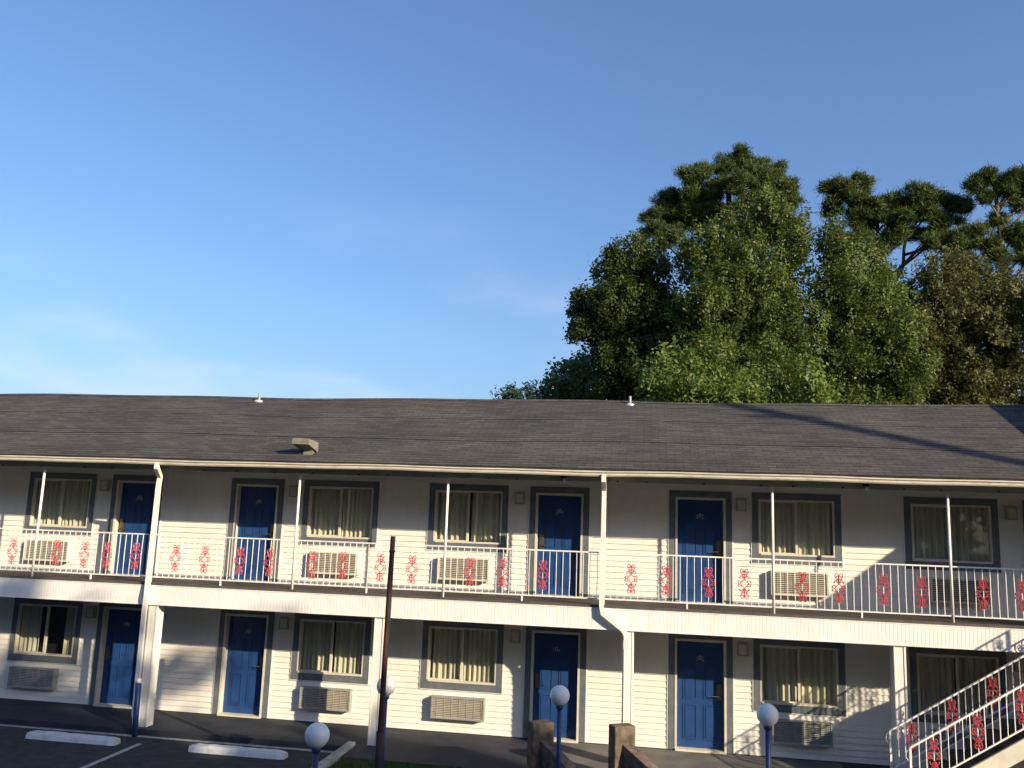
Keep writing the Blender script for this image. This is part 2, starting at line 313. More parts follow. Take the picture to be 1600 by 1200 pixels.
def mk_handle(sgn):
    def f():
        mb = MB(); x = 0.365*sgn; y = 0.105
        mb.box(x-0.045, x+0.045, y-0.032, y, 0.93, 1.22); mb.box(x-0.028, x+0.028, y-0.05, y-0.03, 1.12, 1.20)
        mb.tube([(x, y-0.03, 1.0), (x, y-0.075, 1.0)], 0.014, 8); mb.tube([(x, y-0.072, 1.0), (x-0.13*sgn, y-0.075, 0.995)], [0.013, 0.009], 8)
        return mb, M['brass']
    return f
def digit_mesh(txt):
    cu = bpy.data.curves.new('digits', 'FONT'); cu.size = 0.118; cu.extrude = 0.004; cu.offset = 0.004; cu.align_x = 'CENTER'
    mb = MB()
    for i, ch in enumerate(txt):
        cu.body = ch; o = bpy.data.objects.new('tmp_digit', cu); COL.objects.link(o)
        bpy.context.view_layer.update(); me = bpy.data.meshes.new_from_object(o.evaluated_get(bpy.context.evaluated_depsgraph_get()))
        dx = (i-1)*0.062; dz = 1.655 + (0.022 if i == 1 else 0); base = len(mb.v)
        for v in me.vertices: mb.v.append((v.co.x+dx, 0.098-v.co.z, v.co.y+dz))
        for p in me.polygons: mb.f.append(tuple(base+j for j in p.vertices))
        bpy.data.objects.remove(o); bpy.data.meshes.remove(me)
    return mb.mesh('number_sign', M['digit'])
nums = {1: ['210', '208', '206', '204', '202', '200'], 0: ['110', '108', '106', '104', '102', '100']}
nums = {f: [str(int(a)) for a in v] for f, v in nums.items()}
for f, z in FL.items():
    for i, (x, side) in enumerate(DOORS):
        d = inst('leaf', mk_leaf, 'door', motel, (x, 0, z))
        inst('dframe', mk_dframe, 'door_frame', d, (x, 0, z)); inst('dtrim', mk_dtrim, 'door_trim', d, (x, 0, z)); inst('dch', mk_channel_d, 'trim_channel', d, (x, 0, z))
        inst(('h', side), mk_handle(1 if side else -1), 'door_handle', d, (x, 0, z))
        link('number_sign', digit_mesh(nums[f][i]), d, (x, 0, z))
# windows -----------------------------------------------------------
def mk_wtrim(h0, h1):
    def f():   # outer trim z: 0..h ; inner opening
        H = 1.40 if h0 else 1.37; b = 0.155 if h0 else 0.145; t = 0.135 if h0 else 0.115
        mb = MB(); mb.box(-0.86, -0.735, -0.034, 0.0, b, H-t).box(0.735, 0.86, -0.034, 0.0, b, H-t).box(-0.86, 0.86, -0.037, 0.0, 0, b).box(-0.86, 0.86, -0.037, 0.0, H-t, H)
        return mb, M['trim']
    return f
def mk_wch(up):
    def f():
        H = 1.40 if up else 1.37; mb = MB()
        mb.box(-0.882, -0.861, -0.028, 0.0, -0.02, H+0.02).box(0.861, 0.882, -0.028, 0.0, -0.02, H+0.02).box(-0.86, 0.86, -0.028, 0, -0.021, -0.001).box(-0.86, 0.86, -0.028, 0, H+0.001, H+0.021); return mb, M['siding']
    return f
def mk_wframe(up):
    def f():
        H = 1.40 if up else 1.37; b = 0.155 if up else 0.145; t = 0.135 if up else 0.115; z0, z1 = b+0.001, H-t-0.001; mb = MB()
        mb.box(-0.734, -0.70, -0.028, 0.06, z0, z1).box(0.70, 0.734, -0.028, 0.06, z0, z1).box(-0.70, 0.70, -0.028, 0.06, z1-0.035, z1).box(-0.70, 0.70, -0.05, 0.06, z0, z0+0.038)
        mb.box(-0.022, 0.022, -0.012, 0.045, z0+0.038, z1-0.035)
        mb.box(-0.70, -0.675, 0.0, 0.03, z0+0.038, z1-0.035).box(-0.675, -0.022, 0.0, 0.03, z1-0.057, z1-0.035).box(-0.675, -0.022, 0.0, 0.03, z0+0.038, z0+0.06)
        return mb, M['cream']
    return f
def mk_pane(up):
    def f():
        H = 1.40 if up else 1.37; b = 0.155 if up else 0.145; t = 0.135 if up else 0.115; z0, z1 = b+0.04, H-t-0.036; mb = MB()
        mb.quad((-0.70, 0.02, z0), (-0.0, 0.02, z0), (-0.0, 0.02, z1), (-0.70, 0.02, z1)); mb.quad((0.0, 0.034, z0), (0.70, 0.034, z0), (0.70, 0.034, z1), (0.0, 0.034, z1)); return mb, M['glass']
    return f
def curtain(seed, parts, z0=0.12, z1=1.31):
    r = random.Random(seed); mb = MB()
    for a, b in parts:
        x = a; ph = r.random()*6; cols = []; amp = 0.030
        n = int((b-a)/0.012)
        f1, f2 = r.uniform(48, 62), r.uniform(17, 25)
        for i in range(n+1):
            x = a+(b-a)*i/n; y = 0.105 + amp*math.sin(x*f1+ph+0.8*math.sin(x*9+ph)) + 0.018*math.sin(x*f2+ph*2); cols.append((x, y))
        base = len(mb.v)
        for x, y in cols: mb.v += [(x, y+0.0, z0), (x, 0.105+(y-0.105)*0.85, z1)]
        for i in range(n): k = base+2*i; mb.f.append((k, k+2, k+3, k+1))
    return mb
for f in (1, 0):
    zb = 0.82 if f else -2.01
    for i, x in enumerate(WINS):
        w = inst(('wt', f), mk_wtrim(f, 0), 'window', motel, (x, 0, zb))
        inst(('wc', f), mk_wch(f), 'trim_channel', w, (x, 0, zb)); inst(('wf', f), mk_wframe(f), 'window_frame', w, (x, 0, zb)); inst(('wp', f), mk_pane(f), 'window_pane', w, (x, 0, zb))
        parts = [(-0.71, -0.015), (0.02, 0.71)]
        if f == 0 and i == 1: parts = [(-0.71, -0.22), (0.42, 0.71)]
        if f == 1 and i == 3: parts = [(-0.71, -0.03), (0.06, 0.71)]
        cm = curtain(100*f+i, parts)
        cu = link('curtain', cm.mesh('curtain', M['curtain'], (0, 0, 0), True), w, (x, 0, zb))
        if f == 0 and i == 1: cu['label'] = 'half open cream curtains'
        if f == 0 and i in (1, 2, 3) or (f == 1 and i in (1, 2, 3)):
            rx = {1: 0.40, 2: 0.07, 3: -0.06}[i]
            link('red_furnishing', MB().box(rx-0.035, rx+0.035, 0.20, 0.24, 0.13, 0.44).mesh('red_furnishing', M['redcloth']), w, (x, 0, zb))
# air conditioners --------------------------------------------------
def mk_ac(w, h):
    def f():
        mb = MB(); p = -0.17; t = 0.03
        mb.box(-w, w, p, 0.02, 0, t).box(-w, w, p, 0.02, h-t, h).box(-w, -w+t, p, 0.02, t, h-t).box(w-t, w, p, 0.02, t, h-t)
        return mb, M['cream'] if h > 0.44 else M['acgrey']
    return f
def mk_grille(w, h, m):
    def f():
        mb = MB(); p = -0.165; n = 11; t = 0.03; hh = (h-2*t)/n
        for k in range(n):
            z = t+k*hh; mb.quad((-w+t, p, z+0.004), (w-t, p, z+0.004), (w-t, p+0.022, z+hh*0.66), (-w+t, p+0.022, z+hh*0.66)); mb.quad((-w+t, p, z), (w-t, p, z), (w-t, p, z+0.004), (-w+t, p, z+0.004))
        for x in np.arange(-w+0.12, w-0.05, 0.155): mb.box(x-0.004, x+0.004, p+0.001, p+0.02, t, h-t)
        return mb, m
    return f
def mk_acback(w, h):
    def f(): mb = MB(); mb.box(-w+0.028, w-0.028, -0.13, 0.0, 0.02, h-0.02); return mb, M['dark']  # near-black box standing in for the shade between the louvers
    return f
ACU = [-16.42, -13.56, -6.70, -3.85, 2.91, 5.87]; 
for f in (1, 0):
    zb, h, w = (0.215, 0.465, 0.54) if f else (-2.56, 0.43, 0.555)
    for i, x in enumerate(ACU):
        gm = M['acbeige'] if (f or i in (2, 3)) else M['acgrey']
        a = inst(('ac', f), mk_ac(w, h), 'air_conditioner', motel, (x, 0, zb)); inst(('acg', f, gm.name), mk_grille(w, h, gm), 'grille', a, (x, 0, zb)); inst(('acb', f), mk_acback(w, h), 'dark_backing', a, (x, 0, zb))
# wall lights -------------------------------------------------------
def mk_sconce():
    mb = MB(); mb.box(-0.105, 0.105, -0.03, 0.0, -0.13, 0.13); mb.box(-0.095, 0.095, -0.11, -0.03, 0.085, 0.12).box(-0.09, 0.09, -0.105, -0.03, -0.125, -0.105)
    for x in (-0.09, 0.078): mb.box(x, x+0.012, -0.105, -0.03, -0.105, 0.085)
    return mb, M['soffit']
def mk_bulb():
    mb = MB(); mb.box(-0.075, 0.075, -0.095, -0.031, -0.10, 0.08); return mb, M['cream']
for z in (1.96, -0.865):
    for x in (-17.15, -12.34, -7.76, -2.72, 1.82, 6.88):
        l = inst('sconce', mk_sconce, 'wall_lamp', motel, (x, -0.012, z)); inst('sbulb', mk_bulb, 'lamp_glass', l, (x, -0.012, z))

# upper walkway -----------------------------------------------------
build(MB().box(XL, XR+0.0, -1.47, -0.017, -0.12, -0.03), 'walkway_deck', M['deck'], motel)
build(MB().box(XL, XR, -1.485, -1.471, -0.13, -0.034), 'deck_edge', M['deckedge'], motel)
fb = MB(); x = XL
while x < XR - 0.01:
    fb.quad((x, -1.505, -0.45), (x+0.05, -1.505, -0.45), (x+0.05, -1.505, -0.095), (x, -1.505, -0.095))
    fb.quad((x+0.05, -1.505, -0.45), (x+0.054, -1.5025, -0.45), (x+0.054, -1.5025, -0.095), (x+0.05, -1.505, -0.095))
    fb.quad((x+0.054, -1.5025, -0.45), (x+0.062, -1.5025, -0.45), (x+0.062, -1.5025, -0.095), (x+0.054, -1.5025, -0.095))
    fb.quad((x+0.062, -1.5025, -0.45), (x+0.066, -1.505, -0.45), (x+0.066, -1.505, -0.095), (x+0.062, -1.5025, -0.095)); x += 0.066
fb.box(XL, XR, -1.515, -1.488, -0.470, -0.450); fb.box(XL, XR, -1.513, -1.487, -0.094, -0.078)
build(fb, 'fascia', M['fascia'], motel)
build(MB().box(XL, XR, -1.487, -0.017, -0.46, -0.44), 'walkway_ceiling', M['soffit'], motel)
# lower columns
for x in (-19.6, -9.99, -5.19, -0.385, 4.375, 8.9):
    mb = MB(); mb.box(x-0.085, x+0.085, -1.47, -1.25, -2.85, -0.471)
    for sx in (-1, 1):
        for yy in (-1.482, -1.268): mb.box(x+sx*0.085-0.018, x+sx*0.085+0.018, yy, yy+0.03, -2.845, -0.472)
    build(mb, 'column', M['white'], motel, (x, -1.4, -2.85), bevel=0.004)
# posts and railing
POSTS = [-19.06, -15.96, -12.86, -10.14, -7.06, -3.96, -0.86, 2.24, 5.30, 8.4]
for x in POSTS:
    build(MB().tube([(x, -1.43, -0.078), (x, -1.43, 2.27)], 0.026, 10), 'support_post', M['railwhite'], motel, (x, -1.43, -0.08), smooth=True)
SCR = [-13.35, -12.4, -11.75, -11.23, -10.59, -9.61, -8.93, -8.21, -7.52, -6.68, -5.97, -5.27, -4.55, -3.46, -2.74, -2.05, -0.37, 0.33, 1.05, 1.75, 2.72, 3.41, 4.11, 4.81, 5.78, 6.45, 7.1, 7.8]
def crom(p, n=7):
    q = [p[0]]+p+[p[-1]]; out = []
    for i in range(1, len(q)-2):
        for k in range(n):
            t = k/n; a, b, c, d = (np.array(v) for v in q[i-1:i+3])
            out.append(tuple(0.5*((2*b)+(-a+c)*t+(2*a-5*b+4*c-d)*t*t+(-a+3*b-3*c+d)*t**3)))
    out.append(q[-2]); return out
def mk_scroll(h=0.265, w=1.0):
    def f():
        st = [[(0.0, .10), (.035, .135), (.078, .185), (.092, .232), (.068, .262), (.034, .258), (.012, .232), (.0, .205)],
              [(0.0, .205), (.018, .215), (.045, .222), (.058, .205), (.045, .19)],
              [(0.0, .095), (.045, .11), (.07, .14), (.095, .128), (.098, .10), (.08, .095)],
              [(0.0, .085), (.035, .05), (.07, .02), (.088, 0.0)],
              [(.05, .033), (.085, .05), (.118, .045), (.122, .02), (.10, .012)],
              [(.0, .15), (.03, .17), (.05, .165), (.04, .148)]]
        mb = MB()
        for s in st:
            for sx in (-1, 1):
                for sz in (-1, 1):
                    pts = crom([(sx*a*w*(0.74 if b > 0.1 else 0.9), sz*b*h/0.265) for a, b in s], 4); mb.tube([(a, 0, b) for a, b in pts], 0.0075, 4)
        mb.tube([(0, 0, -.2*h/.265), (0, 0, -.09*h/.265)], 0.009, 4); mb.tube([(0, 0, .09*h/.265), (0, 0, .2*h/.265)], 0.009, 4)
        return mb, M['red']
    return f
segs = list(zip(POSTS, POSTS[1:]))
for a, b in segs:
    mb = MB(); y = -1.43; a2, b2 = a+0.03, b-0.03
    mb.box(a2, b2, y-0.016, y+0.016, 0.925, 0.95); mb.box(a2, b2, y-0.014, y+0.014, 0.07, 0.092)
    n = max(2, round((b-a)/0.129)); 
    for k in range(1, n):
        xx = a+(b-a)*k/n; jit = random.uniform(-0.004, 0.004); bend = random.gauss(0, 0.004); mb.tube([(xx+jit, y, 0.092), (xx+jit+bend, y+random.gauss(0, .003), 0.5), (xx+jit*0.3, y, 0.925)], 0.0088, 4, phase=math.pi/4)
    mb.box((a+b)/2-0.014, (a+b)/2+0.014, y-0.014, y+0.0139, -0.078, 0.07)
    r = build(mb, 'railing', M['railwhite'], motel, ((a+b)/2, y, 0))
    step = (b-a)/n
    for xs in SCR:
        if a < xs < b:
            xk = a+step*round((xs-a)/step); inst('scroll', mk_scroll(), 'scroll_ornament', r, (xk, y-0.012, 0.475+random.uniform(-.01, .01)))
# eaves
build(MB().box(XL, XR, -1.70, 0.0, 2.385, 2.40), 'soffit', M['soffit'], motel)
build(MB().box(XL, XR, -1.47, -1.39, 2.27, 2.384), 'header_beam', M['soffit'], motel)
build(MB().box(XL, XR, -1.725, -1.702, 2.36, 2.50), 'eave_board', M['soffit'], motel)
# gutter with a little sag
gm = MB(); prof = [(-1.727, 2.372), (-1.795, 2.368), (-1.812, 2.392), (-1.815, 2.425), (-1.838, 2.445), (-1.838, 2.468), (-1.822, 2.468), (-1.822, 2.452), (-1.800, 2.432), (-1.797, 2.397), (-1.727, 2.385)]
NX = 60; base = 0
for i in range(NX+1):
    x = XL+(XR-XL)*i/NX; dz = 0.008*math.sin(x*0.9)+0.005*math.sin(x*2.3+1)
    for p in prof: gm.v.append((x, p[0], p[1]+dz))
n = len(prof)
for i in range(NX):
    for k in range(n): gm.f.append((i*n+k, i*n+(k+1) % n, (i+1)*n+(k+1) % n, (i+1)*n+k))
build(gm, 'gutter', M['gutter'], motel)
# roof with shingle courses
def roof_mesh(x0, x1, ye, ze, yr, zr, ex=0.142, nx=46, wob=0.018, back=None):
    mb = MB(); mb.uv = []; L = math.hypot(yr-ye, zr-ze); n = int(L/ex)+1; dy, dz = (yr-ye)/L, (zr-ze)/L; ny, nz = -dz, dy
    def P(x, s, lift):
        w = wob*(math.sin(x*0.55+s*0.7)+0.6*math.sin(x*1.27+2+s*0.3))*min(1, s)
        return (x, ye+dy*s+ny*lift, ze+dz*s+nz*lift+w)
    for k in range(n):
        s0, s1 = k*ex, min((k+1)*ex, L); jit = random.choice([0.006, 0.007, 0.008, 0.009, 0.010, 0.010, 0.014])
        for i in range(nx):
            a, b = x0+(x1-x0)*i/nx, x0+(x1-x0)*(i+1)/nx
            mb.quad(P(a, s0, jit), P(b, s0, jit), P(b, s1, 0.001), P(a, s1, 0.001)); mb.uv += [(a, s0), (b, s0), (b, s1), (a, s1)]
            mb.quad(P(a, s0, -0.012 if k else -0.02), P(b, s0, -0.012 if k else -0.02), P(b, s0, jit), P(a, s0, jit)); mb.uv += [(a, s0-.01)]*2+[(b, s0)]*2
    # back slope and ridge cap
    yb, zb = back; q = [P(x0, L, 0), P(x1, L, 0)]
    for i in range(nx):
        a, b = x0+(x1-x0)*i/nx, x0+(x1-x0)*(i+1)/nx
        pa, pb = P(a, L, 0.0), P(b, L, 0.0)
        mb.quad(pa, pb, (b, yb, zb), (a, yb, zb)); mb.uv += [(a, 0), (b, 0), (b, L), (a, L)]
        pa0, pb0 = P(a, L-0.14, 0.016), P(b, L-0.14, 0.016); pc, pd = (pb[0], pb[1], pb[2]+0.018), (pa[0], pa[1], pa[2]+0.018)
        mb.quad(pa0, pb0, pc, pd); mb.uv += [(a*2, 0.02), (b*2, 0.02), (b*2, 0.13), (a*2, 0.13)]
        pe, pf = (b, pb[1]+0.13, pb[2]-0.04), (a, pa[1]+0.13, pa[2]-0.04)
        mb.quad(pd, pc, pe, pf); mb.uv += [(a*2, 0.02), (b*2, 0.02), (b*2, 0.13), (a*2, 0.13)]
    # gable ends
    for x in (x0, x1):
        mb.f.append((len(mb.v), len(mb.v)+1, len(mb.v)+2)); mb.v += [P(x, 0, -0.02), P(x, L, 0), (x, yb, zb)]; mb.uv += [(0, 0)]*3
    return mb
roof = build(roof_mesh(XL-0.3, XR+0.05, -1.76, 2.505, 2.60, 4.425, back=(6.95, 2.5)), 'roof', M['shingle'], motel)
# vents on the roof
vb = MB(); vx0, vx1 = -7.19, -6.83
A = [(vx0, -1.66, 2.865), (vx1, -1.66, 2.855), (vx1, -1.66, 2.975), (vx0, -1.66, 2.985)]; B = [(vx0+.05, -1.28, 2.745), (vx1+.05, -1.28, 2.735), (vx1+.05, -1.28, 2.93), (vx0+.05, -1.28, 2.94)]
vb.v += A+B; vb.f += [(0, 1, 2, 3), (1, 5, 6, 2), (4, 0, 3, 7), (3, 2, 6, 7), (0, 4, 5, 1), (5, 4, 7, 6)]
vb.box(-7.05, -6.85, -1.40, -1.22, 2.62, 2.80)
build(vb, 'roof_vent', M['vent'], roof, (-7, -1.4, 2.7))
for x, yy in ((-9.9, 2.28), (-0.5, 2.38)):
    z = 2.505+(yy+1.76)*0.4404
    mb = MB().tube([(x, yy, z-0.05), (x, yy, z+0.20)], 0.032, 10); build(mb, 'vent_pipe', M['acgrey'], roof, (x, yy, z), smooth=True)
    build(MB().lathe(x, yy-0.02, [(0.13, z-0.05), (0.10, z+0.01), (0.04, z+0.03)], 16), 'pipe_flashing', M['flash'], roof, (x, yy, z), smooth=True)
# flood lamps under the eave
for x in (-1.67, 3.89, -17.0):
    fl = build(MB().box(x-0.05, x+0.05, -1.52, -1.471, 2.32, 2.375), 'flood_lamp', M['black'], motel, (x, -1.5, 2.35))
    build(MB().lathe(x+0.02, -1.53, [(0.02, 2.31), (0.035, 2.28), (0.03, 2.25), (0.01, 2.235)], 10), 'bulb', M['globe'], fl, (x, -1.53, 2.27), smooth=True)
# downspouts
def downspout(pts, r=0.058, nm='downspout', m=M['white']):
    return build(MB().tube(pts, r, 4, phase=math.pi/4), nm, m, motel, pts[-1])
downspout([(-10.03, -1.80, 2.40), (-10.03, -1.80, 2.30), (-10.08, -1.56, 2.12), (-10.10, -1.55, 1.95), (-10.115, -1.56, -0.05), (-10.09, -1.60, -0.25), (-10.11, -1.585, -0.6), (-10.12, -1.56, -2.55), (-10.06, -1.60, -2.72), (-10.0, -1.68, -2.78)])
downspout([(-0.87, -1.80, 2.40), (-0.87, -1.80, 2.28), (-0.87, -1.57, 2.12), (-0.87, -1.56, 1.95), (-0.885, -1.57, -0.03), (-0.86, -1.585, -0.17), (-0.50, -1.585, -0.43), (-0.43, -1.585, -0.52), (-0.42, -1.56, -0.66), (-0.42, -1.55, -2.70)])
for z in (-0.62,): build(MB().tube([(-0.42, -1.565, z+0.07), (-0.42, -1.562, z-0.16)], 0.066, 4, phase=math.pi/4), 'pipe_sleeve', M['white'], motel, (-0.42, -1.56, z))
# small cable clips / dents line under the eave
for i in range(26):
    x = -14.5+i*0.86+random.uniform(-.2, .2); build(MB().box(x-0.018, x+0.018, -1.485, -1.471, 2.275, 2.30), 'light_clip', M['black'], motel, (x, -1.48, 2.28))

# ================================================================ ADJOINING SECTION (beyond the right edge of the view)
adj = empty('adjoining_building', (15, 0, -2.85), 'taller white clapboard building section joined past the right end', 'building')
build(siding(9.52, 22, -2.84, 4.1, []), 'wall', M['siding'], adj, (15, 0, -2.85))
build(MB().box(9.52, 22, 0.02, 6.5, -2.9, 3.9), 'inner_wall', M['siding'], adj)
am = roof_mesh(9.43, 22.5, -4.30, 2.86, 3.0, 6.075, nx=20, wob=0.0, back=(7.6, 3.4)); build(am, 'roof', M['shingle'], adj)
am = MB(); am.prism([(-4.27, 2.83), (-4.27, 2.70), (0.0, 2.70), (0.0, 4.70)], 'x', 9.46, 9.50); am.box(9.50, 22.3, -4.27, -4.23, 2.70, 2.83); am.box(9.50, 22.3, -4.23, 0, 2.70, 2.72)
build(am, 'eave_board', M['white'], adj)
for x in (10.6, 14.0, 17.5, 21.0): build(MB().box(x-0.09, x+0.09, -4.15, -3.97, -2.95, 2.70), 'column', M['white'], adj)
build(MB().box(8.47, 22, -3.22, -0.02, -0.22, -0.02), 'landing_deck', M['deck'], adj)
for z in (-2.81, 0):
    for x in (11.6, 16.0):
        build(MB().box(x-0.46, x+0.46, -0.05, -0.015, z, z+2.03), 'door', M['door'], adj)

# ================================================================ STAIRCASE
st = empty('staircase', (3.75, -2.5, -2.93), 'white outdoor staircase with red scrolls in its railings rising to the right', 'staircase')
kz = lambda x, c: 0.62*x + c
YN, YF = -3.10, -1.95
for y in (YN-0.03, YF+0.03-0.04):
    x0, x1 = 3.72, 8.46
    pl = [(x0, -2.93), (x0+0.25, -2.93), (x1, kz(x1, -5.40)), (x1, kz(x1, -5.10)), (x0, max(-2.93, kz(x0, -5.10)))]
    build(MB().prism(pl, 'y', y, y+0.05), 'stringer', M['cream'], st, (x0, y, -2.93), bevel=0.006)
build(MB().prism([(4.0, -2.93), (8.44, -2.93), (8.44, kz(8.44, -5.39)), (4.0, -2.925)], 'y', -2.02, -1.99), 'shade_panel', M['black'], st, (6, -2, -2.93))  # added black sheet, blocks the sun to shade the wall behind
for k in range(16):
    x = 3.78+0.29*k; z = -2.93+0.18*(k+1)
    build(MB().box(x-0.02, x+0.30, YN+0.03, YF-0.05, z-0.05, z).box(x-0.012, x+0.0, YN+0.03, YF-0.05, z-0.18, z-0.051), 'tread', M['black'], st, (x, -2.5, z))
for y in (YN, YF):
    mb = MB(); x0, x1 = 4.05, 8.46
    def bar(c, r0, r1):
        mb.prism([(x0, kz(x0, c)-r0), (x1, kz(x1, c)-r0), (x1, kz(x1, c)+r0), (x0, kz(x0, c)+r0)], 'y', y-r1, y+r1)
    bar(-4.33, 0.016, 0.02); bar(-4.965, 0.013, 0.014)
    xs = [x0+0.02+0.109*i for i in range(1, 41)]
    for i, xx in enumerate(xs):
        if i % 2: mb.box(xx-0.0065, xx+0.0065, y-0.0065, y+0.0065, kz(xx, -4.96), kz(xx, -4.33))
        else:     # twisted baluster
            zz0, zz1 = kz(xx, -4.96), kz(xx, -4.33); mb.tube([(xx, y, zz0+(zz1-zz0)*t/8) for t in range(9)], [0.009, 0.0068]*4+[0.009], 5)
    mb.box(x0-0.016, x0+0.016, y-0.016, y+0.016, -2.93, kz(x0, -4.33)); mb.box(x1-0.016, x1+0.016, y-0.016, y+0.016, kz(x1, -5.1), 0.93)
    mb.tube([(x0, y, kz(x0, -4.33)-0.01), (x0-0.06, y, kz(x0, -4.33)-0.07), (x0-0.07, y, kz(x0, -4.33)-0.15), (x0-0.03, y, kz(x0, -4.33)-0.20)], 0.006, 6)
    r = build(mb, 'railing', M['railwhite'], st, (x0, y, -2.93))
    first = 2
    for j in range(first, 40, 6):
        xx = xs[j]; inst('scroll_st', mk_scroll(0.25, 0.82), 'scroll_ornament', r, (xx, y-0.008, kz(xx, -4.645)))

# ================================================================ OBJECTS ON THE LOT
def wheelstop(x0, x1, y, label):
    mb = MB(); nx = 16
    pr = [(-0.12, 0), (-0.10, 0.07), (-0.07, 0.12), (0.07, 0.12), (0.10, 0.07), (0.12, 0)]
    r = random.Random(int(x0*10))
    for i in range(nx+1):
        x = x0+(x1-x0)*i/nx; e = 0.75 if i in (0, nx) else 1
        for p in pr: mb.v.append((x, y+p[0]*e+r.uniform(-.006, .006), G0+0.003+p[1]*(0.8 if e < 1 else 1)*(1+r.uniform(-.05, .05))))
    for i in range(nx):
        for k in range(6): mb.f.append((i*6+k, i*6+(k+1) % 6, (i+1)*6+(k+1) % 6, (i+1)*6+k))
    mb.f.append((5, 4, 3, 2, 1, 0)); mb.f.append(tuple(nx*6+k for k in range(6)))
    build(mb, 'parking_block', M['block'], None, ((x0+x1)/2, y, G0), label=label, cat='parking block', group='white parking blocks along the walkway')
wheelstop(-11.75, -9.87, -2.42, 'chipped white parking block nearest the left edge, before the first ground floor door')
wheelstop(-8.40, -6.52, -2.40, 'chipped white parking block beside the globe lamp, before the second ground floor door')
def globe_lamp(x, y, z, label, r=0.152):
    t = empty('globe_lamp', (x, y, -2.95), label, 'globe lamp', 'globe lamps on blue posts')
    build(MB().lathe(x, y, [(max(0.005, r*math.cos(a)), z+r*math.sin(a)) for a in np.linspace(-math.pi/2, math.pi/2, 17)], 28), 'globe', M['globe'], t, (x, y, z), smooth=True)
    build(MB().lathe(x, y, [(0.036, -2.95), (0.036, z-r-0.02)], 14), 'post', M['bluepipe'], t, (x, y, -2.95), smooth=True)
    build(MB().lathe(x, y, [(0.05, z-r-0.05), (0.062, z-r-0.02), (0.062, z-r+0.02)], 16), 'collar', M['bluepipe'], t, (x, y, z-r), smooth=True)
    build(MB().lathe(x, y, [(0.11, -2.96), (0.11, -2.93), (0.05, -2.91)], 16), 'base', M['bluepipe'], t, (x, y, -2.95), smooth=True)
globe_lamp(-4.14, -7.17, -1.31, 'white globe lamp before the parking block, leftmost and nearest of the four', 0.155)
globe_lamp(-4.19, -4.12, -1.24, 'white globe lamp mostly hidden behind the dark rusty pole', 0.152)
globe_lamp(-1.37, -4.13, -1.20, 'white globe lamp on blue post between the two concrete pillars and before a blue door', 0.152)
globe_lamp(1.67, -4.89, -1.13, 'white globe lamp on blue post before the air conditioner near the stairs', 0.152)
x, y = -4.10, -4.5
t = empty('metal_pole', (x, y, -2.95), 'tall dark rusty steel pole standing bare before the middle of the motel', 'pole')
build(MB().tube([(x-0.004*k, y, 1.155-0.4*k) for k in range(11)], [0.040, 0.040]+[0.044]*9, 12, phase=0.2), 'shaft', M['rust'], t, (x, y, -2.9), smooth=True)
build(MB().tube([(x, y, 0.93), (x, y, 0.90)], 0.050, 12), 'joint', M['rust'], t, (x, y, 0.9), smooth=True)
build(MB().tube([(x-0.03, y, -1.85), (x-0.03, y, -2.95)], [0.058, 0.062], 12), 'sleeve', M['rust'], t, (x, y, -2.9), smooth=True)
t = empty('standing_pipe', (-9.93, -1.76, -2.95), 'dark blue vertical pipe with a white cap at the foot of the left downspout', 'pipe')
build(MB().tube([(-9.96, -1.78, -1.93), (-9.95, -1.78, -2.5), (-9.93, -1.77, -2.95)], 0.054, 12), 'pipe', M['bluepipe'], t, (-9.93, -1.76, -2.95), smooth=True)
build(MB().tube([(-9.96, -1.78, -1.86), (-9.96, -1.78, -1.94)], [0.045, 0.060], 12), 'cap', M['white'], t, (-9.93, -1.76, -1.9), smooth=True)

def pillar(cx, cy, ang, label, ck):
    t = empty('stair_pillar', (cx, cy, -2.95), label, 'pillar', 'rough concrete pillars at the head of the garden steps')
    ca, sa = math.cos(ang), math.sin(ang)
    def TR(mb):
        mb.v = [(cx+vx*ca-vy*sa, cy+vx*sa+vy*ca, vz) for vx, vy, vz in mb.v]; return mb
    mb = MB().box(-0.20, 0.20, -0.125, 0.125, -3.2, -1.95)
    o = build(TR(mb), 'pillar_block', M['pillar'], t, (cx, cy, -2.95), bevel=0.018)
    ca, sa = math.cos(ck), math.sin(ck)
    mb = MB(); w = 0.11
    for xx in (-w, w): mb.v += [(xx+0.02, 0.0, -3.3), (xx+0.02, -0.78, -3.3), (xx+0.02, -0.78, -2.50), (xx+0.02, 0.0, -2.20)]
    mb.f += [(0, 3, 2, 1), (4, 5, 6, 7), (0, 1, 5, 4), (1, 2, 6, 5), (2, 3, 7, 6), (3, 0, 4, 7)]
    build(TR(mb), 'sloped_wall', M['pillar'], t, (cx, cy, -2.95), bevel=0.012)
pillar(-1.84, -2.56, math.radians(30), 'dark mossy concrete pillar left of the blue lamp post, unlit on its face', math.radians(46))
pillar(-0.45, -2.36, math.radians(30), 'reddish concrete pillar right of the blue lamp post with a sunlit side', math.radians(46))

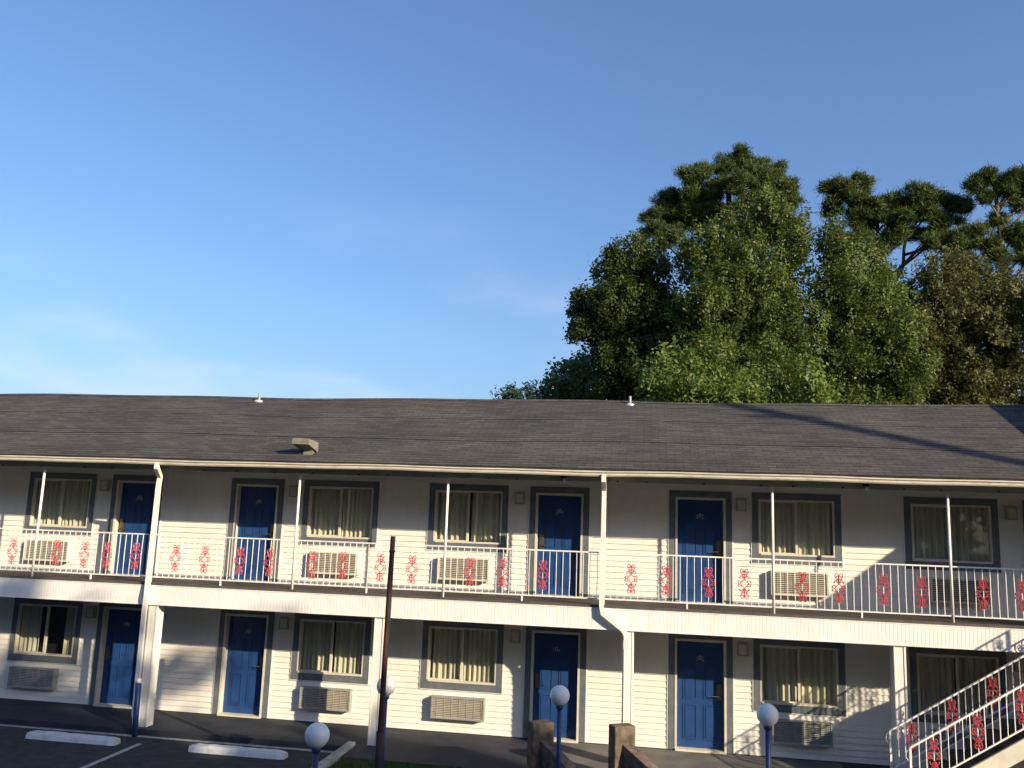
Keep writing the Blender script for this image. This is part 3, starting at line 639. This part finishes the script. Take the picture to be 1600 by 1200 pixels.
# ================================================================ TREES
def leaf_cloud(blobs, n, size, rng, clump=0.30, per=26, elong=1.0, surf=0.55, upr=1.0):
    """blobs: (x,y,z,rx,ry,rz); leaves gathered in clumps spread through each blob"""
    vol = np.array([(b[3]*b[4]*b[5])**0.8 for b in blobs]); pr = vol/vol.sum(); nc = max(4, n//per)
    bi = rng.choice(len(blobs), nc, p=pr); B = np.array(blobs)[bi]
    d = rng.normal(size=(nc, 3)); d /= np.linalg.norm(d, axis=1)[:, None]; rad = surf+(1.08-surf)*rng.random(nc)**0.7
    C = B[:, :3]+d*rad[:, None]*B[:, 3:]
    cs = clump*(0.6+0.8*rng.random(nc))
    k = rng.integers(0, nc, n); off = np.clip(rng.normal(size=(n, 3)), -1.9, 1.9)*cs[k][:, None]*np.array([0.72, 0.72, upr])
    P = C[k]+off
    # leaf orientation: mostly facing outward/up with scatter
    cn = d*0.75+rng.normal(size=(nc, 3))*0.45
    nrm = cn[k]+rng.normal(size=(n, 3))*0.42+np.array([0, 0, 0.3]); nrm /= np.linalg.norm(nrm, axis=1)[:, None]
    t = np.cross(nrm, rng.normal(size=(n, 3))); t /= np.linalg.norm(t, axis=1)[:, None]; b = np.cross(nrm, t)
    s = size*(0.6+0.8*rng.random(n))[:, None]
    V = np.empty((n, 4, 3)); V[:, 0] = P-t*s*elong; V[:, 1] = P-b*s*0.5/elong; V[:, 2] = P+t*s*elong; V[:, 3] = P+b*s*0.5/elong
    return V.reshape(-1, 3), C
def lobes(bl, rng, k=8, r=0.46, at=0.66, flat=1.0):
    out = []
    for b in bl:
        out.append((b[0], b[1], b[2], b[3]*0.62, b[4]*0.62, b[5]*0.62))
        for _ in range(k):
            d = rng.normal(size=3); d[1] -= 0.35; d /= np.linalg.norm(d); q = r*rng.uniform(0.7, 1.25); a = at*rng.uniform(0.85, 1.25)
            out.append((b[0]+d[0]*b[3]*a, b[1]+d[1]*b[4]*a, b[2]+d[2]*b[5]*a*flat, b[3]*q, b[4]*q, b[5]*q))
    return out
def needles(blobs, n, rng, ln=0.22, w=0.018, per=40, tuft=0.10):
    vol = np.array([(b[3]*b[4]*b[5])**0.75 for b in blobs]); pr = vol/vol.sum(); nc = n//per
    bi = rng.choice(len(blobs), nc, p=pr); B = np.array(blobs)[bi]
    d = rng.normal(size=(nc, 3)); d /= np.linalg.norm(d, axis=1)[:, None]; d[:, 2] = np.where(d[:, 2] < -0.3, -d[:, 2]*0.4, d[:, 2])
    C = B[:, :3]+d*(0.35+0.65*rng.random(nc))[:, None]*B[:, 3:]
    k = rng.integers(0, nc, n); dr = rng.normal(size=(n, 3))+np.array([0, 0, 0.5])+d[k]*0.5; dr /= np.linalg.norm(dr, axis=1)[:, None]
    P = C[k]+rng.normal(size=(n, 3))*tuft; l = ln*(0.7+0.6*rng.random(n))[:, None]
    t = np.cross(dr, rng.normal(size=(n, 3))); t /= np.linalg.norm(t, axis=1)[:, None]
    V = np.empty((n, 4, 3)); V[:, 0] = P-t*w*0.5; V[:, 1] = P+t*w*0.5; V[:, 2] = P+dr*l+t*w*0.6; V[:, 3] = P+dr*l-t*w*0.6
    return V.reshape(-1, 3), C
def mesh_quads(name, V, m):
    n = len(V)//4; me = bpy.data.meshes.new(name); me.vertices.add(4*n); me.vertices.foreach_set('co', V.astype(np.float32).ravel())
    me.loops.add(4*n); me.loops.foreach_set('vertex_index', np.arange(4*n, dtype=np.int32)); me.polygons.add(n)
    me.polygons.foreach_set('loop_start', np.arange(0, 4*n, 4, dtype=np.int32)); me.update(calc_edges=True); me.materials.append(m); me.validate(); return me
def limb(mb, a, b, r0, r1, rng, bend=0.15, n=6):
    a, b = Vector(a), Vector(b); L = (b-a).length; pts = []; ox, oy, oz = (rng.normal(0, bend)*L*0.35 for _ in range(3))
    for i in range(n+1):
        t = i/n; w = math.sin(math.pi*t); pts.append(a.lerp(b, t)+Vector((ox*w, oy*w, oz*w*0.6)))
    mb.tube(pts, [r0+(r1-r0)*i/n for i in range(n+1)], 7)
def tree(name, label, cat, y, blobs2, m, n, size, trunk, group=None, dscale=1.0, clump=0.3, bark='bark', pine=False, seed=1, limbs=True, depth=1.0, per=26, elong=1.0, surf=0.55, ln=0.24, w=0.02, tuft=0.1, upr=1.0, core_n=0, limbs_xyz=()):
    rng = np.random.default_rng(seed); tx, ty, tz1, tr = trunk
    root = empty(name, (tx, ty, -3.0), label, cat, group)
    bl = []
    for bx, bz, rx, rz in blobs2: bl.append((bx, y+rng.uniform(-0.6, 0.6)*rx*depth, bz, rx, max(rx, rz)*0.95*dscale, rz))
    lb = lobes(bl, rng, 13, 0.30, 0.85, 1.3) if pine else (lobes(bl, rng) if core_n > 2000 else bl)
    if pine: V, C = needles(lb, n, rng, ln=ln, w=w, per=per, tuft=tuft)
    else:
        V, C = leaf_cloud(lb, n, size, rng, clump, per, elong, surf, upr)
        core = [(b[0], b[1]+0.5*b[4], b[2]-b[5]*0.1, b[3]*0.92, b[4]*0.7, b[5]*0.92) for b in bl if b[3] > 0.6]
        if core and core_n: V = np.concatenate([V, leaf_cloud(core, int(core_n*1.7), size*1.8, rng, 0.26, 20, 1.0, 0.25)[0]])
    V = V-np.array([tx, ty, -3.0]); cr = link('crown', mesh_quads('crown', V, m), root, (tx, ty, -3.0))
    mb = MB(); tp = [(tx, ty, -3.05), (tx+rng.normal(0, .12), ty, tz1*0.35), (tx+rng.normal(0, .15), ty, tz1*0.7), (tx+rng.normal(0, .1), ty, tz1)]
    mb.tube(tp, [tr*1.3, tr, tr*0.8, tr*0.45], 10)
    for pth, r0, r1 in limbs_xyz:
        pp = crom([tuple(p) for p in pth], 4); mb.tube(pp, [r0+(r1-r0)*i/(len(pp)-1) for i in range(len(pp))], 8)
    if limbs:
        for b in bl:
            zs = max(0.3, min(tz1, b[2]-0.9*abs(b[0]-tx)-0.4)); limb(mb, (tx, ty, zs), b[:3], tr*0.4, tr*0.10, rng, 0.12)
        sel = rng.choice(len(C), min(len(C), 90), replace=False); Bc = np.array([b[:3] for b in bl])
        for i in sel:
            j = np.argmin(np.linalg.norm(Bc-C[i], axis=1)); limb(mb, Bc[j], C[i], tr*0.10, tr*0.03, rng, 0.1, 3)
    build(mb, 'trunk', M[bark], root, (tx, ty, -3.0), smooth=True)
    return root
TB = {
'far_shrub':(26,[(-7.6, 8.08, 0.62, 0.41), (-6.75, 8.3, 0.75, 0.41), (-5.97, 8.1, 0.51, 0.34), (-6.8, 7.3, 1.4, 0.8)]),
'pale_tree':(18,[(-3.6, 7.68, 0.77, 0.78), (-4.14, 7.06, 0.77, 0.61), (-2.93, 8.1, 0.6, 0.78), (-2.77, 7.13, 1.09, 0.69), (-3.4, 6.4, 1.1, 0.7)]),
'oak':(14,[(-1.55, 12.0, 0.32, 0.5), (-0.35, 12.25, 0.35, 0.5), (0.25, 12.1, 0.3, 0.4), (-1.5, 11.14, 0.73, 0.98), (-0.23, 11.38, 0.92, 1.08), (-2.04, 9.74, 1.1, 1.02), (-2.84, 9.44, 0.54, 0.92), (-2.26, 8.74, 0.93, 0.55), (-0.82, 9.74, 1.44, 1.52), (-1.4, 7.74, 1.2, 1.37), (0.51, 9.48, 1.42, 1.76), (-0.43, 6.89, 1.89, 1.35), (0.99, 7.75, 1.64, 1.73), (-0.8, 8.24, 1.43, 1.25), (0, 5.2, 1.9, 1.3)]),
'maple':(12.5,[(4.15, 13.55, 0.30, 0.6), (3.0, 12.9, 0.3, 0.45), (4.22, 12.77, 0.76, 0.97), (3.2, 11.83, 1.12, 1.09), (4.98, 11.67, 0.92, 1.32), (1.96, 11.0, 1.24, 1.21), (3.85, 10.26, 1.75, 1.43), (2.51, 9.09, 1.77, 1.66), (4.71, 8.85, 1.51, 1.87), (2.28, 7.0, 1.75, 1.39), (4.25, 6.78, 1.71, 1.37), (3.4, 5.3, 2.2, 1.3)]),
'gum':(13.5,[(6.55, 12.7, 0.28, 0.5), (7.6, 12.0, 0.3, 0.4), (6.6, 11.74, 0.76, 1.1), (7.58, 10.99, 0.99, 1.09), (8.43, 10.03, 0.97, 1.31), (6.67, 9.8, 1.21, 1.69), (7.93, 8.14, 1.5, 1.65), (6.38, 7.21, 1.52, 1.41), (8.75, 6.99, 0.96, 1.27), (7.3, 5.6, 2.0, 1.2)]),
'bush1':(8.8,[(0.72, 6.36, 0.82, 0.77), (1.12, 5.66, 0.87, 0.6), (0.04, 5.85, 0.49, 0.71), (1.79, 5.87, 0.42, 0.7), (0.9, 4.7, 1.2, 1.0)]),
'bush2':(8.8,[(2.93, 5.88, 0.68, 0.7), (2.36, 5.48, 0.76, 0.44), (3.5, 5.39, 0.56, 0.43), (2.9, 4.6, 1.0, 0.9)]),
'bush3':(8.9,[(4.71, 5.84, 0.45, 0.72), (5.13, 5.45, 0.48, 0.39), (4.9, 4.6, 0.8, 0.8)]),
'olive':(15,[(10.67, 11.29, 0.89, 0.87), (11.77, 10.78, 0.99, 0.99), (12.97, 10.52, 0.98, 0.98), (10.82, 9.44, 1.11, 1.47), (12.34, 8.95, 1.52, 1.7), (10.94, 7.27, 1.31, 1.32), (12.88, 7.05, 1.49, 1.42), (14.31, 9.43, 1.28, 1.93), (12, 5.6, 2.6, 1.3), (9.9, 10.3, 0.8, 0.9), (9.7, 8.7, 0.9, 1.2), (9.8, 6.9, 0.9, 1.1)]),
'pine1':(22,[(3.33, 18.71, 0.78, 0.59), (4.38, 19.0, 0.89, 0.52), (5.56, 18.22, 0.88, 0.58), (6.28, 17.55, 0.58, 0.51), (1.97, 18.01, 0.85, 0.46), (0.91, 17.16, 0.97, 0.52), (2.57, 17.18, 1.2, 0.58), (4.36, 17.45, 1.18, 0.71), (0.45, 16.26, 0.85, 0.45), (1.82, 16.07, 1.2, 0.71), (3.61, 16.18, 1.18, 0.8), (5.39, 16.62, 1.17, 0.7), (0.0, 15.56, 0.55, 0.39), (0.92, 15.12, 0.75, 0.39), (6.41, 16.75, 0.52, 0.45)]),
'pine2':(20,[(11.9, 14.5, 0.6, 0.28), (12.6, 14.1, 0.5, 0.25), (9.0, 14.3, 0.55, 0.3), (9.4, 13.6, 0.5, 0.3), (10.6, 14.6, 0.5, 0.25), (8.17, 16.53, 0.71, 0.36), (9.12, 16.71, 0.65, 0.36), (7.88, 15.88, 0.49, 0.3), (8.96, 15.97, 0.75, 0.42), (9.76, 15.74, 0.64, 0.36), (10.57, 15.81, 0.58, 0.36), (11.38, 16.08, 0.69, 0.35), (12.3, 16.06, 0.68, 0.35), (13.15, 15.74, 0.57, 0.35), (11.61, 15.4, 0.68, 0.29), (12.65, 15.08, 0.57, 0.29), (10.41, 15.13, 0.64, 0.29), (9.08, 15.17, 0.7, 0.3), (10.12, 14.26, 0.53, 0.35)]),
'pine3':(19,[(13.53, 16.26, 0.45, 0.29), (14.05, 16.59, 0.5, 0.29), (14.77, 16.08, 0.55, 0.34), (15.42, 16.49, 0.64, 0.34), (16.01, 15.9, 0.64, 0.4), (13.87, 15.54, 0.35, 0.2), (15.23, 15.36, 0.49, 0.25), (13.29, 14.0, 0.6, 0.34), (12.64, 13.59, 0.65, 0.39), (13.89, 13.57, 0.45, 0.25), (11.77, 13.74, 0.56, 0.28), (15.04, 14.1, 0.54, 0.33), (15.51, 13.68, 0.64, 0.33), (14.33, 14.68, 0.35, 0.23), (14.11, 13.01, 0.54, 0.25), (12.86, 12.89, 0.5, 0.25), (15.21, 12.85, 0.49, 0.22)]),
}
GB = 'trees behind the motel roof'
def T(k): return TB[k][0], TB[k][1]
y, b = T('far_shrub'); tree('distant_tree', 'small dark bluish treetop peeking over the roof, leftmost of the trees', 'tree', y, b, M['blueleaf'], 2600, 0.10, (-6.8, y, 7.2, .16), GB, seed=3, clump=0.16, per=12, elong=1.3)
y, b = T('pale_tree'); tree('pale_tree', 'pale green treetop just left of the big dark oak', 'tree', y, b, M['paleleaf'], 6500, 0.11, (-3.1, y, 7.2, .16), GB, seed=4, clump=0.18, per=16)
y, b = T('oak'); tree('oak_tree', 'dark green broadleaf tree at the left end of the grove with twin tops', 'tree', y, b, M['oakleaf'], 84000, 0.066, (-0.3, y, 9.8, .30), GB, seed=5, clump=0.15, per=46, surf=0.6, core_n=9000)
y, b = T('maple'); tree('broadleaf_tree', 'tall green leafy tree with a pointed top in front of the dark pine', 'tree', y, b, M['mapleleaf'], 100000, 0.056, (3.5, y, 11.2, .30), GB, seed=6, clump=0.14, per=46, surf=0.6, upr=1.15, core_n=9000)
y, b = T('gum'); tree('broadleaf_tree', 'green leafy tree below the twin crowned pine', 'tree', y, b, M['mapleleaf'], 72000, 0.056, (7.3, y, 10.4, .26), GB, seed=8, clump=0.14, per=46, surf=0.6, upr=1.15, core_n=7000)
y, b = T('bush1'); tree('young_tree', 'bright lime green young tree rising over the ridge in front of the dark oak', 'young tree', y, b, M['limeleaf'], 10000, 0.062, (0.9, y, 5.6, .10), GB, seed=9, clump=0.17, per=40, core_n=900)
y, b = T('bush2'); tree('young_tree', 'low lime green young tree over the ridge below the tallest pine', 'young tree', y, b, M['limeleaf'], 6000, 0.062, (2.9, y, 5.2, .09), GB, seed=10, clump=0.17, per=40, core_n=700)
y, b = T('bush3'); tree('young_tree', 'smallest yellow green young tree over the ridge, rightmost of the lime ones', 'young tree', y, b, M['limeleaf'], 1900, 0.08, (4.85, y, 5.1, .07), GB, seed=11, clump=0.14, per=14)
y, b = T('olive'); tree('olive_tree', 'brownish olive leafy tree filling the right edge under the open pine', 'tree', y, b, M['oliveleaf'], 90000, 0.060, (12.2, y, 9.8, .28), GB, seed=12, clump=0.15, per=46, surf=0.6, core_n=8000)
y, b = T('pine1'); tree('pine_tree', 'dense dark pine, tallest of the trees, above the leafy trees', 'pine', y, b, M['needle'], 120000, 0, (3.7, y, 17.6, .26), GB, seed=13, pine=True, bark='darkbark', ln=0.21, w=0.016, per=52, tuft=0.09)
y, b = T('pine2'); r2 = tree('pine_tree', 'twin crowned pine with a bent dark limb against the sky', 'pine', y, b, M['needle'], 85000, 0, (9.75, y, 15.4, .15), GB, seed=14, pine=True, bark='darkbark', ln=0.20, w=0.016, per=44, tuft=0.08, depth=0.8, limbs_xyz=(([(9.75, 20, 10.2), (10.1, 20, 11.9), (10.75, 20.1, 13.0), (10.95, 20.2, 14.2), (11.6, 20.2, 15.3), (12.4, 20.2, 15.8)], .11, .03), ([(10.85, 20.1, 13.6), (11.6, 20.1, 13.9), (12.5, 20.1, 14.9), (13.0, 20, 15.5)], .07, .03), ([(9.7, 20, 12.6), (9.3, 19.9, 13.2), (8.7, 19.8, 13.4)], .07, .03)))
y, b = T('pine3'); tree('pine_tree', 'open pale trunked pine at the right edge with sparse tufts', 'pine', y, b, M['needle'], 62000, 0, (14.38, y, 16.1, .17), GB, seed=15, pine=True, bark='pinebark', ln=0.19, w=0.016, per=40, tuft=0.08, depth=0.8)
# the trees across the road, behind the viewer, that shade the lot
def shade_tree(cx, cz, rx, rz, n, label, L=24.0, extra=(), seed=1):
    extra = tuple(extra)+((cx-rx*.4, cz-rz*1.5, rx*.8, rz*.9), (cx+rx*.3, cz-rz*1.6, rx*.8, rz*.9))
    X = cx+1.44*L; Z = cz+0.653*L
    bl = [(X+dx, Z+dz, a, b2) for dx, dz, a, b2 in ((-rx*.4, -rz*.1, rx*.6, rz*.8), (rx*.4, 0, rx*.6, rz*.85), (0, rz*.2, rx*.6, rz*.8), (0, -rz*.5, rx*.9, rz*.6))]
    bl += [(e[0]+1.44*L, e[1]+0.653*L, e[2], e[3]) for e in extra]
    tree('shade_tree', label, 'tree', -L, bl, M['oakleaf'], n, 0.20, (X, -L, Z, .35), 'trees across the lot', seed=seed, clump=0.28, dscale=1.0, per=24, surf=0.2)
shade_tree(-17.3, -5.2, 4.0, 2.5, 15000, 'broad tree across the lot with a raised top twig', extra=((-15.4, -1.5, 0.30, 0.35), (-11.3, -2.6, 1.2, 0.14)), seed=21)
shade_tree(-23.5, -4.8, 4.2, 2.6, 12000, 'broad tree across the lot at its far end', seed=22)
shade_tree(-11.5, -6.4, 4.2, 2.2, 16000, 'low broad tree across the lot near the middle', seed=23)
shade_tree(-8.7, -5.5, 1.5, 1.95, 7600, 'narrow tree across the lot beside the low broad one', extra=((-5.9, -4.0, 0.5, 0.35), (-6.6, -4.6, 0.7, 0.5)), seed=24)
t = empty('utility_pole', (25.7, -14, -3), 'tall thick wooden utility pole beyond the right end of the lot', 'utility pole')
build(MB().tube([(25.75, -14, -3), (25.6, -14, 17.2)], [0.24, 0.19], 12), 'shaft', M['wood'], t, (25.7, -14, -3), smooth=True)
build(MB().box(24.9, 26.4, -14.22, -14.10, 14.2, 14.36), 'crossarm', M['wood'], t, (25.7, -14, 14.3))
# ================================================================ OPPOSITE WING OF THE MOTEL (where the viewer stands) and unseen trees added behind it to cut the sky fill
op = empty('opposite_motel_wing', (-8, -19.8, -2.95), 'matching white clapboard motel wing facing the first across the lot', 'motel')
sw = siding(-34, 11, -2.9, 2.4, [], 0.1155, 0.0); sw.v = [(a, -19.8-b, c) for a, b, c in sw.v]; build(sw, 'wall', M['siding'], op)
build(MB().box(-34, 11, -26, -19.83, -2.95, 2.45), 'inner_wall', M['siding'], op)
build(MB().box(-34, 11, -19.78, -18.3, -0.12, -0.03), 'walkway_deck', M['deck'], op); build(MB().box(-34, 11, -18.3, -18.26, -0.46, -0.06), 'fascia', M['fascia'], op)
build(MB().box(-34, 11, -19.78, -18.08, 2.385, 2.40), 'soffit', M['soffit'], op)
rm = roof_mesh(-34.3, 11.3, -18.02, 2.505, -22.6, 4.52, nx=10, wob=0.0, back=(-27.2, 2.5)); build(rm, 'roof', M['shingle'], op)
for x in range(-31, 11, 5): build(MB().box(x-0.46, x+0.46, -19.79, -19.76, 0, 2.03).box(x-0.46, x+0.46, -19.79, -19.76, -2.81, -0.78), 'door', M['door'], op)
rng = np.random.default_rng(77); bl = []
for i in range(170): bl.append((rng.uniform(-65, 80), rng.uniform(-48, -36), rng.uniform(2, 13), rng.uniform(3, 5), 3.0, rng.uniform(3, 5.5)))
V, C = leaf_cloud(bl, 110000, 0.62, rng, 0.9, 24, 1.0, 0.3); link('wood', mesh_quads('wood', V, M['oakleaf']), kind='stuff', label='unseen wood added behind the opposite motel wing to block low sky', cat='wood')
